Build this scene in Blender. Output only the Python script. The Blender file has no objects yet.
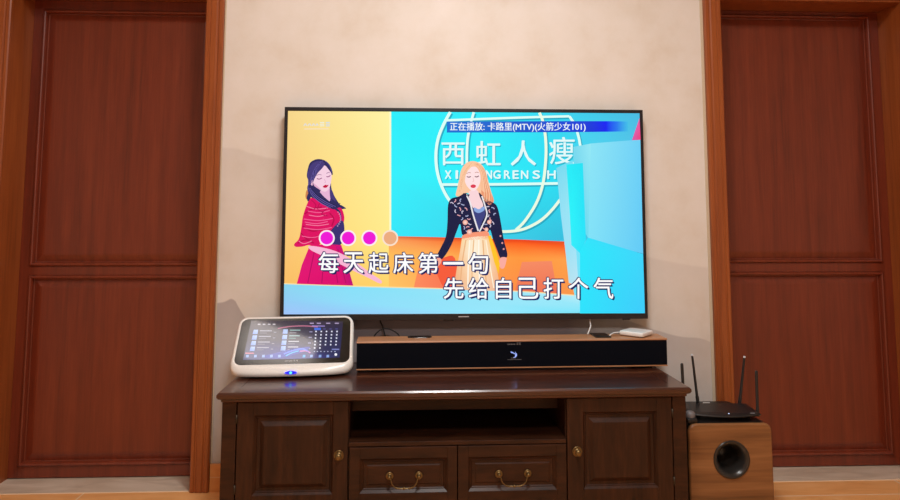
import bpy, bmesh, math
from math import sin, cos, pi
from mathutils import Matrix, Vector

C = bpy.context.scene.collection
SC = bpy.context.scene

# ------------------------------------------------------------------ basics
def lin(c, a=1.0):
    o = []
    for v in c:
        v = v / 255.0
        o.append(v / 12.92 if v <= 0.04045 else ((v + 0.055) / 1.055) ** 2.4)
    return (o[0], o[1], o[2], a)

class MB:
    """collects polygons and links them as one mesh object"""
    def __init__(s):
        s.v = []; s.f = []; s.mi = []; s.sm = []; s.col = None
    def add(s, vs, fs, mi=0, smooth=False):
        b = len(s.v); s.v += [tuple(p) for p in vs]
        for f in fs:
            s.f.append([b + i for i in f]); s.mi.append(mi); s.sm.append(smooth)
    def box(s, x0, x1, y0, y1, z0, z1, bev=0.0, mi=0, seg=2):
        bm = bmesh.new()
        bmesh.ops.create_cube(bm, size=1.0)
        for v in bm.verts:
            v.co = ((x0 + x1) / 2 + v.co.x * (x1 - x0), (y0 + y1) / 2 + v.co.y * (y1 - y0), (z0 + z1) / 2 + v.co.z * (z1 - z0))
        if bev > 0:
            bmesh.ops.bevel(bm, geom=list(bm.edges), offset=bev, segments=seg, profile=0.5, affect='EDGES')
        s.from_bm(bm, mi)
    def from_bm(s, bm, mi=0, smooth=False):
        bm.verts.index_update()
        s.add([v.co[:] for v in bm.verts], [[v.index for v in f.verts] for f in bm.faces], mi, smooth)
        bm.free()
    def loft(s, rings, cap0=True, cap1=True, mi=0, smooth=True):
        n = len(rings[0]); vs = [p for r in rings for p in r]; fs = []
        for k in range(len(rings) - 1):
            for i in range(n):
                j = (i + 1) % n
                fs.append([k * n + i, k * n + j, (k + 1) * n + j, (k + 1) * n + i])
        s.add(vs, fs, mi, smooth)
        if cap0: s.add(rings[0], [list(range(n))[::-1]], mi)
        if cap1: s.add(rings[-1], [list(range(n))], mi)
    def lathe(s, prof, o=(0, 0, 0), axis='y', n=32, mi=0, smooth=True, cap0=False, cap1=False):
        """prof: list of (radius, along-axis)"""
        rings = []
        for r, h in prof:
            ring = []
            for i in range(n):
                a = 2 * pi * i / n
                if axis == 'y': p = (o[0] + r * cos(a), o[1] + h, o[2] + r * sin(a))
                elif axis == 'z': p = (o[0] + r * cos(a), o[1] + r * sin(a), o[2] + h)
                else: p = (o[0] + h, o[1] + r * cos(a), o[2] + r * sin(a))
                ring.append(p)
            rings.append(ring)
        s.loft(rings, cap0, cap1, mi, smooth)
    def tube(s, pts, r, n=10, mi=0, caps=True):
        P = [Vector(p) for p in pts]; rings = []
        rr = r if isinstance(r, (list, tuple)) else [r] * len(P)
        up = Vector((0, 0, 1)); prev = None
        for i, p in enumerate(P):
            t = (P[min(i + 1, len(P) - 1)] - P[max(i - 1, 0)]).normalized()
            if prev is None:
                a = t.cross(up)
                if a.length < 0.05: a = t.cross(Vector((1, 0, 0)))
                a.normalize()
            else:
                a = (prev - t * prev.dot(t)).normalized()
            prev = a; b = t.cross(a)
            rings.append([tuple(p + (a * cos(2 * pi * k / n) + b * sin(2 * pi * k / n)) * rr[i]) for k in range(n)])
        s.loft(rings, caps, caps, mi, True)
    def nested(s, x0, x1, z0, z1, y, prof, mi=0):
        """moulded panel: rectangles inset step by step; prof = [(inset, depth)], last one is filled"""
        prev = None
        for d, h in prof:
            r = [(x0 + d, y + h, z0 + d), (x1 - d, y + h, z0 + d), (x1 - d, y + h, z1 - d), (x0 + d, y + h, z1 - d)]
            if prev:
                for i in range(4):
                    j = (i + 1) % 4
                    s.add([prev[i], prev[j], r[j], r[i]], [[0, 1, 2, 3]], mi)
            prev = r
        s.add(prev, [[0, 1, 2, 3]], mi)
    def extrude_y(s, outline, y0, y1, mi=0, smooth=False):
        a = [(x, y0, z) for x, z in outline]; b = [(x, y1, z) for x, z in outline]
        s.loft([a, b], True, True, mi, smooth)
    def build(s, name, mats, parent=None, loc=None, autosmooth=True):
        me = bpy.data.meshes.new(name)
        me.from_pydata(s.v, [], s.f)
        for m in (mats if isinstance(mats, (list, tuple)) else [mats]): me.materials.append(m)
        for p, mi, sm in zip(me.polygons, s.mi, s.sm):
            p.material_index = mi; p.use_smooth = sm
        if s.col is not None:
            at = me.attributes.new('paint', 'FLOAT_COLOR', 'POINT')
            for i, c in enumerate(s.col): at.data[i].color = c
        else:
            bm = bmesh.new(); bm.from_mesh(me)
            bmesh.ops.recalc_face_normals(bm, faces=bm.faces)
            bm.to_mesh(me); bm.free()
        me.update()
        o = bpy.data.objects.new(name, me); C.objects.link(o)
        if parent: o.parent = parent
        if loc: o.location = loc
        return o

def rrect(cx, cz, hw, hh, r, n=6):
    """rounded rectangle outline, counter-clockwise"""
    out = []
    for k, (sx, sz) in enumerate(((1, 1), (-1, 1), (-1, -1), (1, -1))):
        for i in range(n + 1):
            a = k * pi / 2 + (pi / 2) * i / n
            out.append((cx + sx * (hw - r) + r * cos(a), cz + sz * (hh - r) + r * sin(a)))
    return out

def catmull(pts, n=6):
    P = [Vector(p) for p in pts]; out = []
    for i in range(len(P) - 1):
        p0, p1, p2, p3 = P[max(i - 1, 0)], P[i], P[i + 1], P[min(i + 2, len(P) - 1)]
        for k in range(n):
            t = k / n
            out.append(0.5 * ((2 * p1) + (p2 - p0) * t + (2 * p0 - 5 * p1 + 4 * p2 - p3) * t * t + (-p0 + 3 * p1 - 3 * p2 + p3) * t ** 3))
    out.append(P[-1]); return out

def thing(name, label, cat, loc=(0, 0, 0), rot=0.0, group=None):
    o = bpy.data.objects.new(name, None); C.objects.link(o)
    o.empty_display_size = 0.05
    o.location = loc; o.rotation_euler = (0, 0, rot)
    return tag(o, label, cat, group)
def tag(o, label, cat, group=None):
    o['label'] = label; o['category'] = cat
    if group: o['group'] = group
    return o
def struct(o):
    o['kind'] = 'structure'; return o

# ------------------------------------------------------------------ materials
def new_mat(name):
    m = bpy.data.materials.new(name); m.use_nodes = True
    nt = m.node_tree; nt.nodes.clear()
    out = nt.nodes.new('ShaderNodeOutputMaterial'); b = nt.nodes.new('ShaderNodeBsdfPrincipled')
    nt.links.new(b.outputs[0], out.inputs[0])
    return m, nt, b
def ramp(nt, stops):
    r = nt.nodes.new('ShaderNodeValToRGB'); e = r.color_ramp.elements
    while len(e) < len(stops): e.new(0.5)
    for el, (p, c) in zip(e, stops): el.position = p; el.color = c
    return r
def plain(name, c, rough=0.5, metal=0.0, spec=0.5, coat=0.0, bump=0.0, bscale=300, sss=0):
    m, nt, b = new_mat(name)
    b.inputs['Roughness'].default_value = rough; b.inputs['Metallic'].default_value = metal
    b.inputs['Specular IOR Level'].default_value = spec; b.inputs['Coat Weight'].default_value = coat
    b.inputs['Coat Roughness'].default_value = 0.12
    tc = nt.nodes.new('ShaderNodeTexCoord'); no = nt.nodes.new('ShaderNodeTexNoise')
    no.inputs['Scale'].default_value = bscale; nt.links.new(tc.outputs['Object'], no.inputs['Vector'])
    l = lin(c); d = tuple(x * 0.9 for x in l[:3]) + (1,)
    r = ramp(nt, [(0.3, d), (0.7, l)])
    nt.links.new(no.outputs['Fac'], r.inputs[0]); nt.links.new(r.outputs[0], b.inputs['Base Color'])
    if bump:
        bp = nt.nodes.new('ShaderNodeBump'); bp.inputs['Strength'].default_value = bump; bp.inputs['Distance'].default_value = 0.002
        nt.links.new(no.outputs['Fac'], bp.inputs['Height']); nt.links.new(bp.outputs[0], b.inputs['Normal'])
    return m
def wood(name, dark, mid, light, scale, rough=0.4, coat=0.0, spec=0.4, fine=(1.0, 8.0), band=0.0, coat_rough=0.2):
    """grain: noise stretched along one axis (the small number in scale)"""
    m, nt, b = new_mat(name)
    b.inputs['Roughness'].default_value = rough; b.inputs['Coat Weight'].default_value = coat
    b.inputs['Coat Roughness'].default_value = coat_rough; b.inputs['Specular IOR Level'].default_value = spec
    tc = nt.nodes.new('ShaderNodeTexCoord'); mp = nt.nodes.new('ShaderNodeMapping')
    mp.inputs['Scale'].default_value = scale
    nt.links.new(tc.outputs['Object'], mp.inputs[0])
    n1 = nt.nodes.new('ShaderNodeTexNoise'); n1.inputs['Scale'].default_value = fine[0]; n1.inputs['Detail'].default_value = 6
    n1.inputs['Distortion'].default_value = 0.6
    n2 = nt.nodes.new('ShaderNodeTexNoise'); n2.inputs['Scale'].default_value = fine[1]; n2.inputs['Detail'].default_value = 4
    nt.links.new(mp.outputs[0], n1.inputs['Vector']); nt.links.new(mp.outputs[0], n2.inputs['Vector'])
    mx = nt.nodes.new('ShaderNodeMix'); mx.data_type = 'FLOAT'; mx.inputs[0].default_value = 0.4
    nt.links.new(n1.outputs['Fac'], mx.inputs[2]); nt.links.new(n2.outputs['Fac'], mx.inputs[3])
    r = ramp(nt, [(0.3, lin(dark)), (0.5, lin(mid)), (0.72, lin(light))])
    nt.links.new(mx.outputs[0], r.inputs[0]); nt.links.new(r.outputs[0], b.inputs['Base Color'])
    bp = nt.nodes.new('ShaderNodeBump'); bp.inputs['Strength'].default_value = 0.08; bp.inputs['Distance'].default_value = 0.001
    nt.links.new(n2.outputs['Fac'], bp.inputs['Height']); nt.links.new(bp.outputs[0], b.inputs['Normal'])
    return m
def screen_mat(name, strength, rough, spec):
    m, nt, b = new_mat(name)
    a = nt.nodes.new('ShaderNodeAttribute'); a.attribute_name = 'paint'
    b.inputs['Base Color'].default_value = (0.004, 0.004, 0.005, 1)
    b.inputs['Roughness'].default_value = rough; b.inputs['Specular IOR Level'].default_value = spec
    nt.links.new(a.outputs['Color'], b.inputs['Emission Color']); b.inputs['Emission Strength'].default_value = strength
    return m
def glow(name, c, s):
    m, nt, b = new_mat(name)
    b.inputs['Base Color'].default_value = lin(c); b.inputs['Emission Color'].default_value = lin(c); b.inputs['Emission Strength'].default_value = s
    return m

EXPO = 0.0
M = {}
M['door'] = wood('door_wood', (92, 34, 17), (114, 44, 23), (130, 56, 30), (22, 22, 0.9), 0.45, 0.45, 0.4, (1.2, 7), coat_rough=0.28)
M['casing'] = wood('casing_wood', (124, 60, 24), (148, 76, 33), (164, 90, 42), (26, 26, 1.0), 0.42, 0.25, 0.4, (1.2, 6))
M['cab'] = wood('cabinet_walnut', (30, 13, 5), (50, 25, 11), (68, 36, 18), (3.0, 14, 14), 0.5, 0.12, 0.2, (2.0, 7), coat_rough=0.28)
M['cabv'] = wood('cabinet_walnut_upright', (30, 13, 5), (50, 25, 11), (68, 36, 18), (16, 16, 2.0), 0.5, 0.12, 0.2, (2.0, 7), coat_rough=0.28)
M['cabtop'] = wood('cabinet_top_walnut', (44, 19, 11), (64, 30, 18), (82, 41, 26), (1.6, 16, 16), 0.3, 0.45, 0.4, (2.0, 7), coat_rough=0.12)
M['barwood'] = wood('soundbar_walnut', (148, 98, 64), (172, 118, 80), (190, 136, 96), (2.0, 30, 30), 0.42, 0.1, 0.4, (2, 6))
M['subwood'] = wood('subwoofer_wood', (88, 55, 29), (130, 86, 49), (160, 112, 70), (0.7, 10, 15), 0.48, 0.1, 0.35, (1.2, 5))
M['black'] = plain('black_plastic', (16, 16, 18), 0.4)
M['gloss'] = plain('gloss_black', (12, 12, 14), 0.15)
M['rubber'] = plain('black_rubber', (14, 14, 14), 0.8)
M['fabric'] = plain('black_grille_cloth', (9, 11, 20), 0.9, 0, 0.1, 0, 0.6, 900)
M['bezel'] = plain('television_bezel', (24, 24, 30), 0.35)
M['white'] = plain('white_plastic', (232, 228, 224), 0.35, 0, 0.5, 0.2)
M['cablewhite'] = plain('white_cable_plastic', (225, 222, 220), 0.5)
M['brass'] = plain('aged_brass', (122, 100, 64), 0.36, 0.85, 0.5)
M['steel'] = plain('dull_steel', (70, 62, 52), 0.5, 0.8)
M['router'] = plain('router_black', (26, 24, 25), 0.42)
M['grey'] = plain('grey_plastic', (110, 106, 108), 0.45)
M['silver'] = plain('silver_print', (190, 190, 195), 0.4)
M['ceil'] = plain('ceiling_paint', (236, 230, 222), 0.8)
M['room'] = plain('plain_wall_paint', (214, 200, 184), 0.8)
M['tvscreen'] = screen_mat('television_picture', 1.0, 0.4, 0.05)
M['padscreen'] = screen_mat('console_picture', 1.0, 0.06, 0.5)
M['led'] = glow('blue_led', (8, 14, 220), 3.0)
M['ledcore'] = glow('blue_led_core', (80, 190, 255), 1.6)
M['display'] = glow('soundbar_display', (140, 165, 240), 0.7)
M['added_panel'] = glow('added_panel_glow', (255, 244, 235), 7.5)  # glow of the added panel mirrored in the console glass

def wallpaper():
    m, nt, b = new_mat('wallpaper_mural')
    N = nt.nodes.new; L = nt.links.new
    b.inputs['Roughness'].default_value = 0.5; b.inputs['Specular IOR Level'].default_value = 0.35
    tc = N('ShaderNodeTexCoord'); sp = N('ShaderNodeSeparateXYZ'); L(tc.outputs['Object'], sp.inputs[0])
    # faint cloudy mottling
    n1 = N('ShaderNodeTexNoise'); n1.inputs['Scale'].default_value = 4.5; n1.inputs['Detail'].default_value = 8; n1.inputs['Roughness'].default_value = 0.62
    L(tc.outputs['Object'], n1.inputs['Vector'])
    base = ramp(nt, [(0.32, lin((214, 204, 192))), (0.5, lin((221, 214, 206))), (0.7, lin((226, 220, 215)))])
    L(n1.outputs['Fac'], base.inputs[0])
    # ink-wash ridge line z = f(x)
    mr = N('ShaderNodeMapRange'); mr.inputs[1].default_value = -0.9; mr.inputs[2].default_value = 1.3
    L(sp.outputs['X'], mr.inputs[0])
    fc = N('ShaderNodeFloatCurve'); cv = fc.mapping.curves[0]
    pts = [(-0.9, .722), (-0.817, .7196), (-0.7818, .7203), (-0.7586, .7291), (-0.747, .735), (-0.7352, .731), (-0.7188, .7075), (-0.7023, .6801),
           (-0.686, .6567), (-0.6, .56), (-0.45, .60), (-0.3, .66), (0.2, .685), (0.55, .68), (0.7318, .6654), (0.834, .6449), (0.8952, .6246), (0.9156, .6166), (0.9769, .5983),
           (1.026, .584), (1.0794, .5737), (1.1413, .5694), (1.1822, .5551), (1.2066, .543), (1.3, .50)]
    P = [((x + 0.9) / 2.2, z) for x, z in pts]
    cv.points[0].location = P[0]; cv.points[1].location = P[-1]
    for p in P[1:-1]: cv.points.new(*p)
    fc.mapping.update()
    L(mr.outputs[0], fc.inputs['Value'])
    d = N('ShaderNodeMath'); d.operation = 'SUBTRACT'; L(fc.outputs[0], d.inputs[0]); L(sp.outputs['Z'], d.inputs[1])   # depth below the ridge
    inkr = ramp(nt, [(0.0, (0, 0, 0, 1)), (0.012, (1, 1, 1, 1)), (0.25, (.78, .78, .78, 1)), (1.0, (.62, .62, .62, 1))])
    dm = N('ShaderNodeMath'); dm.operation = 'MULTIPLY'; dm.inputs[1].default_value = 2.0; L(d.outputs[0], dm.inputs[0]); L(dm.outputs[0], inkr.inputs[0])
    # ink strength by ridge; heavy middle also paints shade under the television
    side = ramp(nt, [(0.0, (.50, .50, .50, 1)), (0.10, (.50, .50, .50, 1)), (0.25, (.95, .95, .95, 1)), (0.68, (.95, .95, .95, 1)), (0.75, (.40, .40, .40, 1)), (0.93, (.29, .29, .29, 1)), (0.965, (.18, .18, .18, 1))])
    L(mr.outputs[0], side.inputs[0])
    mu = N('ShaderNodeMath'); mu.operation = 'MULTIPLY'; L(inkr.outputs[0], mu.inputs[0]); L(side.outputs[0], mu.inputs[1])
    mx = N('ShaderNodeMix'); mx.data_type = 'RGBA'; L(mu.outputs[0], mx.inputs[0]); L(base.outputs[0], mx.inputs[6]); mx.inputs[7].default_value = lin((116, 102, 112))
    # a second, very pale ridge higher up
    f2 = N('ShaderNodeFloatCurve'); c2 = f2.mapping.curves[0]
    q2 = [(-.9, 1.335), (-.80, 1.338), (-.74, 1.335), (-.68, 1.315), (-.54, 1.283), (-.3, 1.2), (.2, 1.05), (.8, .93), (1.05, .875), (1.19, .855), (1.3, .85)]
    Q = [((x + 0.9) / 2.2, z / 2) for x, z in q2]; c2.points[0].location = Q[0]; c2.points[1].location = Q[-1]
    for q in Q[1:-1]: c2.points.new(*q)
    f2.mapping.update(); L(mr.outputs[0], f2.inputs['Value'])
    d2 = N('ShaderNodeMath'); d2.operation = 'MULTIPLY_ADD'; L(f2.outputs[0], d2.inputs[0]); d2.inputs[1].default_value = 2.0
    ng = N('ShaderNodeMath'); ng.operation = 'MULTIPLY'; L(sp.outputs['Z'], ng.inputs[0]); ng.inputs[1].default_value = -1.0; L(ng.outputs[0], d2.inputs[2])
    k2 = ramp(nt, [(0.0, (0, 0, 0, 1)), (0.01, (.16, .16, .16, 1)), (0.12, (.10, .10, .10, 1)), (0.5, (.07, .07, .07, 1))]); L(d2.outputs[0], k2.inputs[0])
    m2 = N('ShaderNodeMix'); m2.data_type = 'RGBA'; L(k2.outputs[0], m2.inputs[0]); L(base.outputs[0], m2.inputs[6]); m2.inputs[7].default_value = lin((138, 118, 112))
    L(m2.outputs[2], mx.inputs[6])
    L(mx.outputs[2], b.inputs['Base Color'])
    bp = N('ShaderNodeBump'); bp.inputs['Strength'].default_value = 0.05; bp.inputs['Distance'].default_value = 0.001
    n2 = N('ShaderNodeTexNoise'); n2.inputs['Scale'].default_value = 400; L(tc.outputs['Object'], n2.inputs['Vector']); L(n2.outputs['Fac'], bp.inputs['Height']); L(bp.outputs[0], b.inputs['Normal'])
    return m
M['wallpaper'] = wallpaper()

def tiles(name, cols, grout, xo, yo, tx, ty, g, rough=0.3, zaxis=False):
    """square tiles with pale grout lines at x = xo + k*tx and y = yo + k*ty"""
    m, nt, b = new_mat(name); N = nt.nodes.new; L = nt.links.new
    b.inputs['Roughness'].default_value = rough; b.inputs['Coat Weight'].default_value = 0.15
    tc = N('ShaderNodeTexCoord'); sp = N('ShaderNodeSeparateXYZ'); L(tc.outputs['Object'], sp.inputs[0])
    lines = []
    for ax, o, t in (('X', xo, tx), ('Z' if zaxis else 'Y', yo, ty)):
        a = N('ShaderNodeMath'); a.operation = 'SUBTRACT'; L(sp.outputs[ax], a.inputs[0]); a.inputs[1].default_value = o
        w = N('ShaderNodeMath'); w.operation = 'PINGPONG'; L(a.outputs[0], w.inputs[0]); w.inputs[1].default_value = t / 2
        q = N('ShaderNodeMath'); q.operation = 'LESS_THAN'; L(w.outputs[0], q.inputs[0]); q.inputs[1].default_value = g / 2
        lines.append(q)
    mxx = N('ShaderNodeMath'); mxx.operation = 'MAXIMUM'; L(lines[0].outputs[0], mxx.inputs[0]); L(lines[1].outputs[0], mxx.inputs[1])
    n = N('ShaderNodeTexNoise'); n.inputs['Scale'].default_value = 7; n.inputs['Detail'].default_value = 8; n.inputs['Distortion'].default_value = 1.2
    mp = N('ShaderNodeMapping'); mp.inputs['Scale'].default_value = (0.6, 2.2, 2.2); L(tc.outputs['Object'], mp.inputs[0]); L(mp.outputs[0], n.inputs['Vector'])
    r = ramp(nt, [(0.3, lin(cols[0])), (0.5, lin(cols[1])), (0.7, lin(cols[2]))]); L(n.outputs['Fac'], r.inputs[0])
    mx = N('ShaderNodeMix'); mx.data_type = 'RGBA'; L(mxx.outputs[0], mx.inputs[0]); L(r.outputs[0], mx.inputs[6]); mx.inputs[7].default_value = lin(grout)
    L(mx.outputs[2], b.inputs['Base Color'])
    return m
M['floor'] = tiles('orange_floor_tile', ((226, 160, 98), (236, 172, 108), (242, 182, 122)), (240, 216, 186), -1.28, 0.0, 0.8, 0.135, 0.005)
M['skirt'] = tiles('orange_skirting_tile', ((214, 136, 72), (224, 150, 84), (232, 162, 96)), (226, 180, 140), -1.20, 0.055, 0.6, 0.5, 0.003, 0.35, True)
M['stone'] = tiles('grey_threshold_stone', ((186, 168, 148), (204, 186, 166), (218, 202, 184)), (226, 200, 172), -50, 0.0, 200, 50, 0.006, 0.35)

# ------------------------------------------------------------------ the room
H = 2.8
XL, XR, YB = -2.5, 2.9, -4.4
OP = [(-1.667, -0.836), (1.2275, 2.080)]      # the two door openings
OH = 1.995                                     # opening height
DY = 0.1457                                    # door face behind the wall face
w = MB()
T = 0.20
for x0, x1 in ((XL, OP[0][0]), (OP[0][1], OP[1][0]), (OP[1][1], XR)): w.box(x0, x1, 0, T, 0, H)
for x0, x1 in OP: w.box(x0, x1, 0, T, OH, H)
struct(w.build('wall_back', M['wallpaper']))
w = MB(); w.box(XL - .1, XL, YB, T, 0, H); struct(w.build('wall_left', M['room']))
w = MB(); w.box(XR, XR + .1, YB, T, 0, H); struct(w.build('wall_right', M['room']))
w = MB(); w.box(XL - .1, XR + .1, YB - .1, YB, 0, H); struct(w.build('wall_front', M['room']))
w = MB(); w.box(XL - .1, XR + .1, YB - .1, T, -.06, 0); struct(w.build('floor', M['floor']))
w = MB(); w.box(XL - .1, XR + .1, YB - .1, T, H, H + .06); struct(w.build('ceiling', M['ceil']))

# threshold stones, let in flush with the tiles
for k, (x0, x1) in enumerate(OP):
    w = MB(); w.box(x0, x1, 0.0, DY + 0.03, 0.0, 0.002)
    struct(w.build('trim_%d' % (5 + k), M['stone']))

# casings: flat board with two beads, jamb lining behind
def casing(name, x0, x1, c0, c1):
    jl, jr = 0.074, 0.074
    w = MB()
    def leg(inner, outer):
        s = 1 if outer > inner else -1
        # cross-section from the inner edge outwards (distance, projection)
        sec = [(0, 0), (0, .014), (.004, .018), (.014, .019), (.017, .015), (.021, .015), (.024, .019), (.045, .021), (.050, .017), (.054, .017), (.057, .022), (.068, .022), (.0735, .017), (.0735, 0)]
        a = [(inner + s * d, -h, 0.002) for d, h in sec]; b = [(inner + s * d, -h, OH + .0735) for d, h in sec]
        w.loft([a, b], True, True, 0, False)
    leg(c0, c0 - .1); leg(c1, c1 + .1)
    sec = [(0, 0), (0, .014), (.004, .018), (.014, .019), (.017, .015), (.021, .015), (.024, .019), (.045, .021), (.050, .017), (.054, .017), (.057, .022), (.068, .022), (.0735, .017), (.0735, 0)]
    w.loft([[(c0, -h, OH + d) for d, h in sec], [(c1, -h, OH + d) for d, h in sec]], True, True, 0, False)
    # jamb lining
    w.box(x0, x0 + .012, 0, T - .02, 0.002, OH); w.box(x1 - .012, x1, 0, T - .02, 0.002, OH); w.box(x0 + .012, x1 - .012, 0, T - .02, OH - .012, OH)
    return struct(w.build(name, M['casing']))
CS = [(-1.655, -0.8785), (1.2705, 2.068)]
casing('trim_1', *OP[0], *CS[0]); casing('trim_2', *OP[1], *CS[1])

M['caulk'] = plain('wallpaper_border', (206, 190, 164), 0.6)
w = MB(); w.box(CS[1][0] - .0735 - .012, CS[1][0] - .0735, -.004, 0, .104, OH + .07, .001); struct(w.build('trim_3', M['caulk']))
w = MB(); w.box(CS[0][1] + .0735, CS[0][1] + .0735 + .006, -.003, 0, .104, OH + .07, .001); struct(w.build('trim_4', M['caulk']))
# the doors
DP = [(0, .004), (.002, -.005), (.005, -.009), (.009, -.010), (.013, -.008), (.016, -.001), (.017, .011), (.020, .012), (.046, .004), (.054, .003)]
def door(name, x0, x1, stile, rails):
    """rails: z ranges of solid rails, from floor to top"""
    w = MB()
    z0, z1 = 0.006, OH - .013
    y = DY
    th = .04
    w.box(x0, x0 + stile, y, y + th, z0, z1); w.box(x1 - stile, x1, y, y + th, z0, z1)
    prev = None
    for a, b in rails:
        w.box(x0 + stile, x1 - stile, y, y + th, a, b)
        if prev is not None: w.nested(x0 + stile, x1 - stile, prev, a, y, DP)
        prev = b
    w.box(x0 + stile, x1 - stile, y + .022, y + th, z0, z1)
    return struct(w.build(name, M['door']))
door('door_1', OP[0][0] + .0125, OP[0][1] - .0125, .040, [(.006, .050), (.815, .850), (1.942, OH - .013)])
door('door_2', OP[1][0] + .0125, OP[1][1] - .0125, .040, [(.006, .048), (.822, .859), (1.966, OH - .013)])
# skirting tiles
w = MB(); w.box(CS[0][1] + .074, CS[1][0] - .074, -.012, 0, 0, .104, .002); struct(w.build('baseboard_back', M['skirt']))
w = MB(); w.box(XL, CS[0][0] - .074, -.012, 0, 0, .104, .002); struct(w.build('baseboard_left', M['skirt']))
w = MB(); w.box(CS[1][1] + .074, XR, -.012, 0, 0, .104, .002); struct(w.build('baseboard_right', M['skirt']))

# ------------------------------------------------------------------ drawing on screens
class Painter(MB):
    """flat emissive picture: polygons with a colour per corner, drawn on a picture grid"""
    def __init__(s, hom, du=0.0, dv=0.0, flat=None, step=0.00012):
        super().__init__(); s.h = hom; s.col = []; s.du = du; s.dv = dv; s.flat = flat; s.step = step
    def m(s, x, y):
        h = s.h; k = h[6] * x + h[7] * y + 1
        return (h[0] * x + h[1] * y + h[2]) / k + s.du, (h[3] * x + h[4] * y + h[5]) / k + s.dv
    def put(s, pts, faces, cols, layer):
        vs = []
        for p in pts:
            u, v = s.m(*p); vs.append((u, -layer * s.step, v) if s.flat is None else s.flat(u, v, layer * s.step))
        s.add(vs, faces)
        for i in range(len(pts)):
            c = cols[i] if isinstance(cols, list) else cols
            s.col.append(lin(c))
    def poly(s, pts, c, layer):
        n = len(pts)
        if n > 4:
            from mathutils.geometry import tessellate_polygon
            t = tessellate_polygon([[Vector((x, y, 0)) for x, y in pts]])
            s.put(pts, [list(q) for q in t], c, layer)
        else: s.put(pts, [list(range(n))], c, layer)
    def smooth(s, pts, c, layer, n=4):
        P = [Vector((x, y, 0)) for x, y in pts]; k = len(P); out = []
        for i in range(k):
            p0, p1, p2, p3 = P[i - 1], P[i], P[(i + 1) % k], P[(i + 2) % k]
            for q in range(n):
                t = q / n
                v = 0.5 * ((2 * p1) + (p2 - p0) * t + (2 * p0 - 5 * p1 + 4 * p2 - p3) * t * t + (-p0 + 3 * p1 - 3 * p2 + p3) * t ** 3)
                out.append((v.x, v.y))
        s.poly(out, c, layer)
    def rect(s, x0, y0, x1, y1, c, layer): s.put([(x0, y0), (x1, y0), (x1, y1), (x0, y1)], [[0, 1, 2, 3]], c, layer)
    def disc(s, x, y, r, c, layer, n=28): s.poly([(x + r * cos(2 * pi * i / n), y + r * sin(2 * pi * i / n)) for i in range(n)], c, layer)
    def line(s, pts, wd, c, layer, curve=True):
        P = catmull([(x, y, 0) for x, y in pts], 6) if curve and len(pts) > 2 else [Vector((x, y, 0)) for x, y in pts]
        A = []; B = []
        for i, p in enumerate(P):
            t = P[min(i + 1, len(P) - 1)] - P[max(i - 1, 0)]; n = Vector((-t.y, t.x, 0)).normalized() * wd / 2
            A.append((p.x + n.x, p.y + n.y)); B.append((p.x - n.x, p.y - n.y))
        k = len(P); s.put(A + B, [[i, i + 1, k + i + 1, k + i] for i in range(k - 1)], c, layer)
    def text(s, body, x0, y0, x1, y1, c, layer, bold=0.0, spread=((0, 0),)):
        """fits the lettering into the given frame of the picture grid"""
        cu = bpy.data.curves.new('lettering', 'FONT'); cu.body = body; cu.resolution_u = 3
        o = bpy.data.objects.new('lettering', cu); C.objects.link(o)
        dg = bpy.context.evaluated_depsgraph_get(); me = bpy.data.meshes.new_from_object(o.evaluated_get(dg))
        V = [v.co[:] for v in me.vertices]; F = [list(p.vertices) for p in me.polygons]
        bpy.data.objects.remove(o); bpy.data.curves.remove(cu); bpy.data.meshes.remove(me)
        ax, bx = min(v[0] for v in V), max(v[0] for v in V); ay, by = min(v[1] for v in V), max(v[1] for v in V)
        pts = [(x0 + (v[0] - ax) / (bx - ax) * (x1 - x0), y1 - (v[1] - ay) / (by - ay) * (y1 - y0)) for v in V]
        for k, (ox, oy) in enumerate(spread): s.put([(x + ox, y + oy) for x, y in pts], F, c, layer + k * .02)

# ------------------------------------------------------------------ television
TX, TZ = 0.184, 0.6586
tv = thing('television', 'wide flat television mounted on the wall, showing a karaoke music video', 'television', (TX, 0, TZ))
W0, W1, HT = -0.725, 0.725, 0.8348
f = MB()
f.box(W0, W1, -.058, -.036, -.004, HT, .002)
# bezel lip standing around the picture
f.box(W0, W1, -.060, -.0575, -.004, .0195, .0008); f.box(W0, W1, -.060, -.0575, HT - .0135, HT, .0008)
f.box(W0, W0 + .0135, -.060, -.0575, .0195, HT - .0135, .0008); f.box(W1 - .0135, W1, -.060, -.0575, .0195, HT - .0135, .0008)
f.build('bezel', M['bezel'], tv)
f = MB(); f.box(-.50, .585, -.036, -.003, .000, .46, .004); f.build('rear_housing', M['black'], tv)
f = MB(); f.box(-.25, .25, -.003, -.0015, .20, .42); f.build('wall_bracket', M['steel'], tv)
f = MB(); f.box(-.030, .012, -.0606, -.060, .006, .0095); f.build('maker_badge', M['silver'], tv)
f = MB(); f.box(-.088, -.050, -.056, -.042, -.008, -.003, .001); f.build('infrared_receiver', M['gloss'], tv)
f = MB(); f.box(.625, .655, -.056, -.044, -.009, -.003, .001); f.build('power_button', M['gloss'], tv)

p = Painter((0.003987727, -4.055344e-06, -1.857744, 6.894739e-06, -0.003966755, 0.8351869, -6.526729e-05, 0.0001349044), 0.0, 1.0787 - TZ)
X0, X1, Y0, Y1 = 287.3, 641, 110.6, 314.4
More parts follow.
